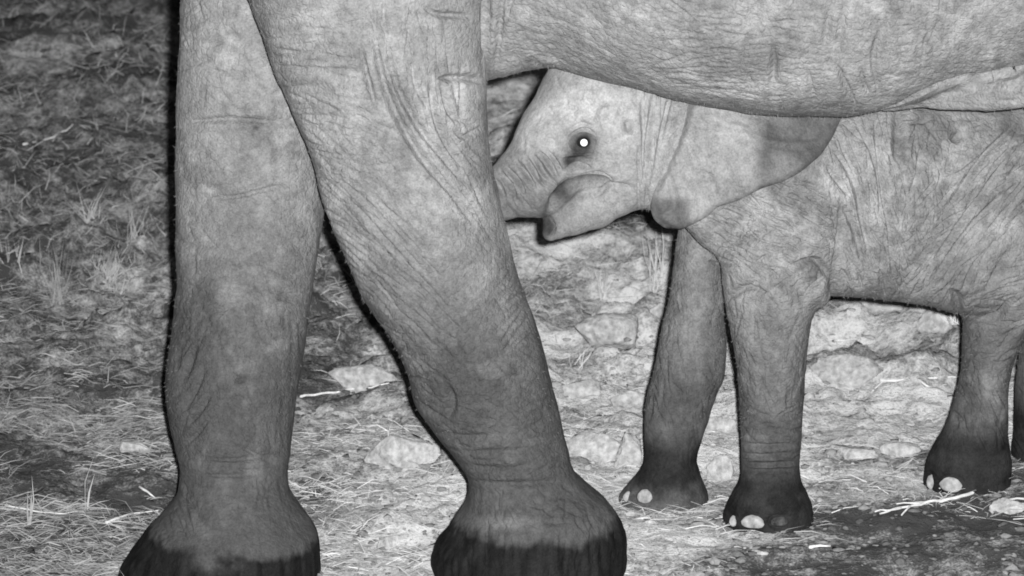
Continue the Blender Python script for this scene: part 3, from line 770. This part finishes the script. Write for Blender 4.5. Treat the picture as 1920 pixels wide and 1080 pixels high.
# ---- ear
def ear():
    out = np.array([(1304, 120), (1291, 190), (1272, 250), (1248, 310), (1226, 360), (1218, 388), (1226, 412), (1246, 428), (1276, 430), (1300, 420), (1330, 404), (1344, 388), (1384, 376), (1430, 352), (1470, 340), (1502, 322), (1540, 290), (1562, 256), (1578, 220), (1590, 150), (1560, 90), (1400, 70)], float)
    seg = np.r_[0, np.cumsum(np.hypot(*np.diff(np.r_[out, out[:1]], axis=0).T))]
    cl = np.r_[out, out[:1]]
    T = np.linspace(0, seg[-1], 260, endpoint=False)
    bx, by = np.interp(T, seg, cl[:, 0]), np.interp(T, seg, cl[:, 1])
    for _ in range(3):
        bx = (np.roll(bx, 1) + 2 * bx + np.roll(bx, -1)) / 4; by = (np.roll(by, 1) + 2 * by + np.roll(by, -1)) / 4
    gx, gy = np.meshgrid(np.arange(1210, 1600, 4.0), np.arange(66, 436, 4.0)); gx, gy = gx.ravel(), gy.ravel()
    keep = in_poly(gx, gy, np.stack([bx, by], 1))
    d = np.min(np.hypot(gx[:, None] - bx, gy[:, None] - by), 1); keep &= d > 3.2
    gx, gy = gx[keep] + RNG.normal(size=keep.sum()) * .5, gy[keep] + RNG.normal(size=keep.sum()) * .5
    X, Yp = np.r_[bx, gx], np.r_[by, gy]
    v2, _, fcs, *_ = mgeo.delaunay_2d_cdt([Vector((a, b)) for a, b in zip(X, Yp)], [], [list(range(len(bx)))], 1, 1e-4)
    X = np.array([v[0] for v in v2]); Yp = np.array([v[1] for v in v2])
    S, hit = march(calf_field, X, np.maximum(Yp, 150), .0)
    A = np.stack([np.ones_like(X), X - 1400, Yp - 250, ((X - 1400) / 100) ** 2, (X - 1400) * (Yp - 250) / 1e4], 1)
    cf = np.linalg.lstsq(A[hit], S[hit, 1], rcond=None)[0]
    Yd = A @ cf
    Yd = np.minimum(Yd, np.where(hit, S[:, 1], 9)) * .5 + Yd * .5 - .020
    ang = np.arctan2(Yp - 200, X - 1235); rad = np.hypot(X - 1235, Yp - 200)
    q = np.stack([X * .012, Yp * .012, X * 0], 1)
    Yd += .013 * np.sin(ang * 13 + 1.5 * vnoise(q, 1.0, 3)) * sstep(60, 240, rad) + .006 * vnoise(q, 1.2, 8)
    Yd += .007 * vnoise(np.stack([ang * 16 + 2 * vnoise(q, 2.0, 4), rad * .012, ang * 0], 1), 1.0, 6) * sstep(20, 120, rad)
    Yd -= .030 * sstep(60, 0, X - 1216) * 1 + .012 * sstep(340, 430, Yp)
    Yd += .012 * sstep(1330, 1575, X) - .026
    front = np.interp(Yp, [120, 190, 250, 310, 360, 388, 412, 430], [1304, 1291, 1272, 1248, 1226, 1222, 1232, 1260])
    Yd += .034 * (1 - sstep(0, 20, X - front)) + .012 * (1 - sstep(0, 10, np.min(np.hypot(X[:, None] - bx, Yp[:, None] - by), 1)))   # the rim rolls back
    Pw = pix(X, Yp, Yd)
    P2 = Pw.copy(); nrm = np.array([0, -1.0, 0])
    d = np.min(np.hypot(X[:, None] - bx, Yp[:, None] - by), 1); th = .005 * np.clip(d / 10, .15, 1)
    nV = len(Pw); f = np.array([list(k) for k in fcs if len(k) == 3])
    Pf = Pw + nrm * th[:, None]; Pb = Pw - nrm * th[:, None] * 1.0
    e = {}
    for t in f:
        for i in range(3):
            a_, b_ = t[i], t[(i + 1) % 3]; e[(a_, b_)] = 1
    rim = [k for k in e if (k[1], k[0]) not in e]
    tri = [f, f[:, ::-1] + nV, np.array([(b_, a_, a_ + nV) for a_, b_ in rim]), np.array([(b_, a_ + nV, b_ + nV) for a_, b_ in rim])]
    me = mesh_from('ear', np.r_[Pf, Pb], np.concatenate(tri))
    bm = bmesh.new(); bm.from_mesh(me); bmesh.ops.recalc_face_normals(bm, faces=bm.faces); bm.to_mesh(me); bm.free()
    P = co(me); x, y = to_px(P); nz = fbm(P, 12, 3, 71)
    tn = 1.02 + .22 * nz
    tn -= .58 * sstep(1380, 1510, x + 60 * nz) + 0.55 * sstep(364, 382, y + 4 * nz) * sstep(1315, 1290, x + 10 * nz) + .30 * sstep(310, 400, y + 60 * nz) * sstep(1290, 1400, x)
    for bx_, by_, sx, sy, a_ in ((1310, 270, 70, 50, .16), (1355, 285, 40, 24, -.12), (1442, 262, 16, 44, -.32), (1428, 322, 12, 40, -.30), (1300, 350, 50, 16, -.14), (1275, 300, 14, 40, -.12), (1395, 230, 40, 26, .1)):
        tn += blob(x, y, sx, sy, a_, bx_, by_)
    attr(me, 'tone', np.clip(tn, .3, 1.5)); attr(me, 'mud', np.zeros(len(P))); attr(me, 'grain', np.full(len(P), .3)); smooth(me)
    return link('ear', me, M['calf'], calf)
ear()

def sphere_mesh(name, seg=24, rings=14):
    bm = bmesh.new(); bmesh.ops.create_uvsphere(bm, u_segments=seg, v_segments=rings, radius=1.0)
    me = bpy.data.meshes.new(name); bm.to_mesh(me); bm.free(); smooth(me); return me

def frame_at(F, px, py, start=-.9):
    p, h = march(F, np.array([px, px + 3, px]), np.array([py, py, py + 3]), start)
    n = np.cross(p[2] - p[0], p[1] - p[0]); n /= np.linalg.norm(n)
    if n[1] > 0: n = -n
    return p[0], n

# ---- eye with its shine
p, n = frame_at(calf_field, *EYE, .0)
eb = sphere_mesh('eye'); o = link('eye', eb, M['eye'], calf)
V = co(eb) * np.array([.0165, .018, .0125]); eb.vertices.foreach_set('co', (V + p - n * .009).astype(np.float32).ravel()); eb.update()
view = CAM_POS - p; view /= np.linalg.norm(view)
pm = sphere_mesh('pupil', 20, 10)  # white disc: the lamp's reflection painted as the pupil's own colour
rot = np.array(Vector((0, 0, 1)).rotation_difference(Vector(view)).to_matrix())
V = (co(pm) * np.array([.0085, .0085, .003])) @ rot.T; pm.vertices.foreach_set('co', (V + p - n * .009 + view * .0165 + np.array([.001, 0, -.001])).astype(np.float32).ravel()); pm.update()
po = link('pupil', pm, M['shine'], o); po['label'] = 'bright white eye shine in the pupil'

# ---- toenails
def nail(F, parent, px, py, w_, h_, mat, start):
    p, n = frame_at(F, px, py, start)
    me = sphere_mesh('toenail', 18, 12); k = FPX / 12.0
    V = co(me); V[:, 1] = np.where(V[:, 1] < -.2, V[:, 1], V[:, 1])
    V = V * np.array([w_ / k / 2, .010, h_ / k / 2]) * (1 + .10 * vnoise(V + px, 1.6, 3) + .05 * vnoise(V + px, 4.0, 4))[:, None]
    V[:, 0] *= 1 - .18 * V[:, 2] / (h_ / k / 2)
    q = np.array(Vector((0, -1, 0)).rotation_difference(Vector(n)).to_matrix())
    me.vertices.foreach_set('co', ((V @ q.T) + p - n * .004).astype(np.float32).ravel()); me.update()
    return link('toenail', me, mat, parent)
for px_, py_, w_, h_ in NAILS:
    nail(calf_field, calf, px_, py_, w_, h_, M['dirty_nail'] if px_ == 1462 else M['nail'], .0)

# ---- the cow's ears, tusk and eyes (above the picture)
def flap(pts, name, parent, mat):
    q = np.asarray(pts, float); c0 = q.mean(0)
    for _ in range(3):                                                           # round the outline
        q = np.stack([.75 * q + .25 * np.roll(q, -1, 0), .25 * q + .75 * np.roll(q, -1, 0)], 1).reshape(-1, 3)
    pts = [tuple(v) for v in q]
    bm = bmesh.new()
    f = [bm.verts.new(p_) for p_ in pts]; b = [bm.verts.new((p_[0] - .01, p_[1] + .025, p_[2])) for p_ in pts]
    bm.faces.new(f); bm.faces.new(b[::-1])
    for i in range(len(f)): bm.faces.new((f[i], b[i], b[(i + 1) % len(f)], f[(i + 1) % len(f)]))
    bmesh.ops.recalc_face_normals(bm, faces=bm.faces)
    me = bpy.data.meshes.new(name); bm.to_mesh(me); bm.free()
    attr(me, 'tone', np.ones(len(me.vertices))); attr(me, 'mud', np.zeros(len(me.vertices))); attr(me, 'grain', np.ones(len(me.vertices)))
    return link(name, me, mat, parent)
for s in (-1, 1):
    pts = [(-1.25, .36 + s * .30, 2.45), (-1.0, .36 + s * .44, 2.62), (-.62, .36 + s * .50, 2.52), (-.50, .36 + s * .52, 2.2), (-.62, .36 + s * .50, 1.85), (-.95, .36 + s * .46, 1.62), (-1.18, .36 + s * .38, 1.72), (-1.25, .36 + s * .30, 2.1)]
    flap(pts, 'ear', mother, M['mother'])
    em = sphere_mesh('eye', 16, 10); V = co(em) * .022 + np.array([-1.5, .36 + s * .225, 2.12]); em.vertices.foreach_set('co', V.astype(np.float32).ravel()); em.update()
    link('eye', em, M['eye'], mother)

# ---- bristles along the hide
def bristles(P, Nv, n, length, parent, sel, seed):
    g = np.random.default_rng(seed); idx = g.choice(np.flatnonzero(sel), n, replace=False)
    p, nn = P[idx], Nv[idx]
    d = nn + g.normal(size=nn.shape) * .35 + np.array([0, 0, -.45]); d /= np.linalg.norm(d, axis=1, keepdims=True)
    L = length * (.4 + g.random(n))[:, None]
    s = np.cross(d, [0, 1, 0]); s /= np.maximum(np.linalg.norm(s, axis=1, keepdims=True), 1e-6)
    wd = .0005
    v = np.stack([p - s * wd, p + s * wd, p + d * L], 1).reshape(-1, 3)
    me = mesh_from('hair', v, np.arange(3 * n).reshape(-1, 3))
    o = link('hair', me, M['hair'], parent); o['kind'] = 'stuff'
vis = lambda P, N_: ((to_px(P)[0] > -30) & (to_px(P)[0] < 1950) & (to_px(P)[1] > -30))
bristles(MOTHER_P, MOTHER_N, 1500, .007, mother, vis(MOTHER_P, MOTHER_N) & (MOTHER_N[:, 1] > -.75) & (MOTHER_P[:, 2] > .35), 3)
bristles(CALF_P, CALF_N, 1500, .006, calf, vis(CALF_P, CALF_N) & (CALF_N[:, 1] > -.8) & (CALF_P[:, 2] > .22) & ~((CALF_P[:, 0] < .3) & (CALF_P[:, 2] > .55)), 4)

# ================================================================== rocks
def rock_mesh(seed, size, sub=4):
    g = np.random.default_rng(seed)
    bm = bmesh.new(); bmesh.ops.create_icosphere(bm, subdivisions=sub, radius=1.0)
    D = np.array([v.co for v in bm.verts])
    nrm = g.normal(size=(8, 3)); nrm /= np.linalg.norm(nrm, axis=1, keepdims=True); dist = .38 + .36 * g.random(8)
    c = np.maximum(D @ nrm.T, 1e-3)
    r = np.minimum(1.0, (dist / c).min(1))
    r *= 1 + .10 * fbm(D + seed, 2.0, 3, seed) + .08 * fbm(D + seed, 9, 3, seed)
    V = D * r[:, None] * np.array(size)
    for v, q in zip(bm.verts, V): v.co = q
    me = bpy.data.meshes.new('rock'); bm.to_mesh(me); bm.free(); smooth(me)
    return me

def rock(px, py, w_, h_, label, seed, rotz=0, flat=.6):
    p = on_ground(px, py)[0]; k = FPX / float((p - CAM_POS) @ FWD)
    sx, sz = w_ / k / 2, h_ / k / 2
    me = rock_mesh(seed, (sx * 1.08, sx * flat, sz * 1.5))
    o = link('rock', me, M['rock']); o.location = (p[0], p[1] + sx * flat * .6, p[2] + sz * .25); o.rotation_euler = (0, 0, rotz)
    tag(o, label, 'rock', 'pale rocks lying on the trampled ground')

rock(1152, 648, 160, 62, 'pointed pale rock with one dark face, left of the far front calf leg', 3, .2)
rock(1580, 728, 150, 66, 'broad flat pale stone just right of the calf near front leg', 5, 0)
rock(752, 880, 190, 96, 'largest pale rock, low and rounded, left of the big elephant near leg', 8, .3)
rock(690, 730, 170, 50, 'pale slab in the gap between the big elephant front legs', 12, 0)
rock(732, 1030, 86, 44, 'small rounded stone between the two big muddy feet', 14, .5)
rock(1112, 868, 160, 62, 'wide pale stone right of the big elephant shin', 21, 0)
rock(1186, 872, 76, 76, 'upright chalky stone touching the calf far front leg', 25, .4)
rock(1085, 748, 110, 40, 'low stone behind the wide pale one, beside the big elephant leg', 28, 0)
rock(1185, 762, 90, 40, 'low grey stone left of the calf far front shin', 31, .2)
rock(1345, 812, 70, 50, 'whitish stone seen between the two calf front legs', 33, 0)
rock(1348, 905, 60, 66, 'whitish stone low between the calf front feet', 36, .6)
rock(1555, 622, 70, 52, 'whitish lump behind the calf elbow', 39, .2)
rock(1640, 590, 150, 40, 'pale boulder top under the middle of the calf belly', 42, 0)
rock(1755, 606, 80, 44, 'pale stone under the calf belly beside the hind leg', 44, 0)
rock(1425, 1052, 86, 26, 'small flat stone near the lower edge, below the calf feet', 47, 0)
rock(1895, 962, 70, 34, 'pale clod at the right edge below the hind foot', 53, 0)
rock(1600, 862, 130, 30, 'long low clod of pale earth behind the near front foot', 57, 0)
rock(1690, 858, 90, 28, 'short low clod of pale earth in front of the hind foot', 58, 0)
rock(1240, 600, 70, 40, 'pale stone against the far front calf leg, right of the pointed rock', 61, 0)
rock(255, 845, 60, 26, 'small dull stone left of the big elephant far leg', 63, 0)

# ------------------------------------------------------------------ loose clods and gravel
def clods(n_left, n_right, seed):
    g = np.random.default_rng(seed)
    bm = bmesh.new(); bmesh.ops.create_icosphere(bm, subdivisions=1, radius=1.0)
    D = np.array([v.co for v in bm.verts]); T = np.array([[v.index for v in f.verts] for f in bm.faces]); bm.free()
    px = np.r_[g.random(n_left) * 900 - 40, 560 + g.random(n_right) * 1420]; py = 60 + g.random(n_left + n_right) ** .8 * 1050
    C = on_ground(px, py); n = len(C)
    sz = .0025 + .009 * g.random(n) ** 5 + .004 * g.random(n)
    J = D[None] * (.5 + .9 * g.random((n, len(D), 1))) * sz[:, None, None] * np.stack([1 + .7 * g.random(n), 1 + .3 * g.random(n), .35 + .35 * g.random(n)], 1)[:, None]
    a = g.random(n) * 6.28; c_, s_ = np.cos(a)[:, None], np.sin(a)[:, None]
    V = np.stack([J[..., 0] * c_ - J[..., 1] * s_, J[..., 0] * s_ + J[..., 1] * c_, J[..., 2]], -1) + C[:, None] + np.array([0, 0, .001])
    me = mesh_from('clods', V.reshape(-1, 3), (T[None] + (np.arange(n) * len(D))[:, None, None]).reshape(-1, 3))
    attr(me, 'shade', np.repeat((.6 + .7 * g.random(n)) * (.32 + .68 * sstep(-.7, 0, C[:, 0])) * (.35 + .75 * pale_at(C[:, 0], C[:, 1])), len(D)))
    o = link('soil_crumbs', me, M['crumb']); tag(o, 'loose crumbs of soil and gravel strewn over the ground', 'gravel', kind='stuff')
clods(1200, 4200, 5)

# ================================================================== straw, grass and sticks
def blades(P, D, L, W, bend, shade, name='straw'):
    """thin bent blades: base points P, directions D (unit), lengths, widths; two segments each"""
    n = len(P)
    up = np.array([0, 0, 1.0])
    side = np.cross(D, up * RNG.choice([0.15, 1.0], size=(n, 1)) + np.array([0, -1.0, 0]) * RNG.random((n, 1)) + RNG.normal(size=D.shape) * .3); side /= np.maximum(np.linalg.norm(side, axis=1, keepdims=True), 1e-6)
    m = P + D * L[:, None] * .5 + bend * .5
    e = P + D * L[:, None] + bend * 0
    w2 = side * W[:, None] * .5
    v = np.stack([P - w2, P + w2, m - w2, m + w2, e], 1).reshape(-1, 3)
    b = np.arange(n)[:, None] * 5
    tri = np.concatenate([b + [0, 1, 3], b + [0, 3, 2], b + [2, 3, 4]])
    me = mesh_from(name, v, tri)
    attr(me, 'shade', np.repeat(shade, 5))
    return me

def scatter(n, box, seed, ymax=12):
    g = np.random.default_rng(seed)
    px = box[0] + g.random(n) * (box[2] - box[0]); py = box[1] + g.random(n) * (box[3] - box[1])
    P = on_ground(px, py); return P[P[:, 1] < ymax]

def litter(P, seed, lmin, lmax, lift=.25, wid=.0016, dim=(.5, 1.2)):
    g = np.random.default_rng(seed); n = len(P)
    a = g.normal(size=n) * .75 + np.where(g.random(n) < .5, 0, np.pi); a = np.where(g.random(n) < .3, g.random(n) * 6.28, a)
    D = np.stack([np.cos(a), np.sin(a), g.random(n) * lift - .04], 1); D /= np.linalg.norm(D, axis=1, keepdims=True)
    L = lmin + (lmax - lmin) * g.random(n) ** 1.8
    e = P + D * L[:, None]; ge = ground_h(e[:, 0], e[:, 1])
    low = e[:, 2] < ge + .003; e[low, 2] = ge[low] + .003
    P = P + np.array([0, 0, .003]); D = e - P; L = np.linalg.norm(D, axis=1); D /= L[:, None]
    bend = g.normal(size=(n, 3)) * (L * .12)[:, None]; bend[:, 2] = np.abs(bend[:, 2]) + .002
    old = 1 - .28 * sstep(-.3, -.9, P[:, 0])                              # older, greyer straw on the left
    return blades(P, D, L, wid * (.5 + g.random(n)), bend, (dim[0] + (dim[1] - dim[0]) * g.random(n)) * old)

g_ = np.random.default_rng(77); ring = []
for fx, fy, r in FEET[:6]:                                                       # straw pushed against the soles
    n_ = 260 if r > .3 else 110; a_ = g_.random(n_) * 6.28; q_ = (.225 if r > .3 else .108) + np.abs(g_.normal(size=n_)) * .05
    X_, Y_ = fx + q_ * np.cos(a_), fy + q_ * np.sin(a_); ring.append(np.stack([X_, Y_, ground_h(X_, Y_)], 1))
S = np.concatenate(ring + [scatter(9000, (-60, -60, 420, 1110), 1), scatter(9000, (420, 100, 1300, 1110), 2), scatter(4000, (1200, 500, 1980, 1110), 3), scatter(4500, (-60, 780, 900, 1110), 5)])
clump = fbm(S * (1, 1.3, 0), 2.2, 3, 99)
keep = (np.arange(len(S)) < sum(map(len, ring))) | (clump + .22 * RNG.random(len(S)) > .10 + .25 * sstep(.2, .6, S[:, 0]))
so = link('dry_straw', litter(S[keep], 21, .015, .11, .35, .0018, (.35, 1.25)), M['straw'])
tag(so, 'short dry straw littering the ground around the feet', 'straw', kind='stuff')

def grass_patch(P, seed, hmin, hmax, dim):
    g = np.random.default_rng(seed); n = len(P)
    D = np.stack([g.normal(size=n) * .95, g.normal(size=n) * .4, np.ones(n) * .7], 1); D /= np.linalg.norm(D, axis=1, keepdims=True)
    L = hmin + (hmax - hmin) * g.random(n) ** 2
    bend = g.normal(size=(n, 3)) * (L * .18)[:, None]
    return blades(P - np.array([0, 0, .005]), D, L, .0017 * (.6 + g.random(n)), bend, dim[0] + (dim[1] - dim[0]) * g.random(n))
S = np.concatenate([scatter(2000, (-60, -60, 380, 700), 11), scatter(700, (920, 120, 1300, 620), 12), scatter(500, (570, 380, 800, 640), 13)])
clump = fbm(S * (1, 1.0, 0), 1.8, 3, 109); S = S[clump > -.02]
go = link('dry_grass', grass_patch(S, 31, .02, .10, (.4, .95)), M['straw'])
tag(go, 'sparse upright dry grass on the darker ground behind', 'grass', kind='stuff')

def tuft(px, py, n, h_px, spread, label, seed, lean=0.0, dim=(.8, 1.3), cat='grass tuft', wid=.0022):
    g = np.random.default_rng(seed); p = on_ground(px, py)[0]; k = FPX / float((p - CAM_POS) @ FWD)
    base = p + g.normal(size=(n, 3)) * np.array([.012, .012, 0]) * (1 if n > 4 else .3)
    D = np.stack([g.normal(size=n) * spread + lean, g.normal(size=n) * spread * .6, np.ones(n)], 1); D /= np.linalg.norm(D, axis=1, keepdims=True)
    L = h_px / k * (.55 + .6 * g.random(n))
    me = blades(base - p, D, L, wid * (.7 + .6 * g.random(n)), g.normal(size=(n, 3)) * (L * .1)[:, None], dim[0] + (dim[1] - dim[0]) * g.random(n), 'grass_tuft')
    o = link('grass_tuft', me, M['straw']); o.location = p
    tag(o, label, cat, 'grass tufts and dry stems')
tuft(200, 528, 60, 74, .55, 'bright spiky grass tuft left of the big elephant far leg', 1, .25, (.6, .95))
tuft(112, 570, 26, 130, .22, 'tall seeding grass tuft near the left edge', 2, 0, (.4, .7))
tuft(30, 520, 16, 80, .25, 'thin grass tuft at the very left edge', 3)
tuft(168, 420, 20, 80, .5, 'spreading grass tuft above the bright spiky one', 4, -.1, (.6, 1.0))
tuft(255, 450, 18, 70, .3, 'short grass tuft beside the far leg shadow', 5, 0, (.6, 1.0))
tuft(160, 962, 3, 118, .05, 'single leaning dry stem left of the far foot', 6, .18, (.7, 1.0), 'stem', .004)
tuft(56, 985, 4, 110, .05, 'pair of dry stems in the lower left corner', 7, .06, (.6, .9), 'stem', .004)
tuft(1232, 545, 15, 140, .2, 'tall pale grass between the calf chin and its far front leg', 8, .02, (.9, 1.3))
tuft(1132, 560, 16, 70, .2, 'small grass tuft behind the pointed rock', 9, 0, (.8, 1.2))
tuft(215, 575, 14, 90, .4, 'low grass tuft below the bright spiky one', 10, .1, (.6, 1.0))
tuft(1085, 690, 12, 50, .45, 'tiny grass tuft beside the big elephant leg under the pointed rock', 14, .1, (.8, 1.2))
tuft(1790, 606, 14, 44, .6, 'bright grass sprig touching the calf hind leg', 15, -.4, (1.2, 1.5))

def stick(pts, r, label, seed, twigs=()):
    """a bent stick lying on the ground through photo pixels, with side twigs"""
    g = np.random.default_rng(seed)
    def tube(bm, Q, r0, r1):
        rings = []
        for i, q in enumerate(Q):
            t = Q[min(i + 1, len(Q) - 1)] - Q[max(i - 1, 0)]; t /= np.linalg.norm(t)
            a_ = np.cross(t, [0, .3, 1.0]); a_ /= np.linalg.norm(a_); b_ = np.cross(t, a_)
            rr = r0 + (r1 - r0) * i / (len(Q) - 1)
            rings.append([bm.verts.new(q + rr * (math.cos(x) * a_ + math.sin(x) * b_)) for x in np.arange(6) * math.pi / 3])
        for r1_, r2_ in zip(rings[:-1], rings[1:]):
            for i in range(6): bm.faces.new((r1_[i], r1_[(i + 1) % 6], r2_[(i + 1) % 6], r2_[i]))
        bm.faces.new(rings[0][::-1]); bm.faces.new(rings[-1])
    def lay(pp):
        pp = np.asarray(pp, float); s = np.r_[0, np.cumsum(np.hypot(*np.diff(pp, axis=0).T))]
        n = max(5, int(s[-1] / 12)); T = np.linspace(0, s[-1], n)
        Q = on_ground(np.interp(T, s, pp[:, 0]) + g.normal(size=n) * 1.0, np.interp(T, s, pp[:, 1]) + g.normal(size=n) * 1.2)
        Q[:, 2] += r + .004; return Q
    bm = bmesh.new(); tube(bm, lay(pts), r, r * .45)
    for tw in twigs: tube(bm, lay(tw), r * .55, r * .3)
    bmesh.ops.recalc_face_normals(bm, faces=bm.faces)
    me = bpy.data.meshes.new('stick'); bm.to_mesh(me); bm.free(); smooth(me)
    o = link('stick', me, M['stick']); c = on_ground(*pts[0])[0]
    me.transform(Matrix.Translation(-Vector(c))); o.location = c
    tag(o, label, 'stick', 'bleached sticks lying on the ground')
stick([(1890, 912), (1840, 928), (1790, 940), (1740, 948), (1700, 956), (1650, 970)], .0052, 'long pale forked branch below the calf hind foot', 1, [[(1710, 953), (1690, 972)], [(1740, 948), (1680, 952)], [(1690, 960), (1640, 966)]])
stick([(1920, 939), (1870, 942)], .003, 'short straight stick at the right edge', 2)
stick([(562, 748), (610, 742), (660, 735), (720, 726), (762, 712)], .0034, 'thin pale stick crossing the gap between the big elephant legs', 3)
stick([(45, 275), (100, 262), (150, 232)], .004, 'slanted pale stick on the dark ground, upper left', 4)
stick([(1520, 1032), (1556, 1028)], .0042, 'stubby pale stick near the lower edge right of centre', 5)
stick([(1560, 643), (1606, 640)], .0036, 'straight pale stick under the calf belly', 6)
stick([(1650, 720), (1712, 716)], .0042, 'thick pale stick right of the flat stone', 7)
stick([(1714, 712), (1740, 728), (1764, 737)], .003, 'slanting thin stick beside the thick pale one', 8)
stick([(1735, 714), (1780, 711), (1800, 714)], .0028, 'thin horizontal stick touching the calf hind leg', 9)
stick([(200, 985), (250, 968), (296, 964)], .0034, 'pale stick reaching the big elephant far foot', 10)
stick([(10, 952), (60, 962), (110, 968), (150, 965)], .0026, 'thin curved stick in the lower left corner', 11)
stick([(262, 920), (290, 938)], .0036, 'stubby slanted stick near the far foot', 12)
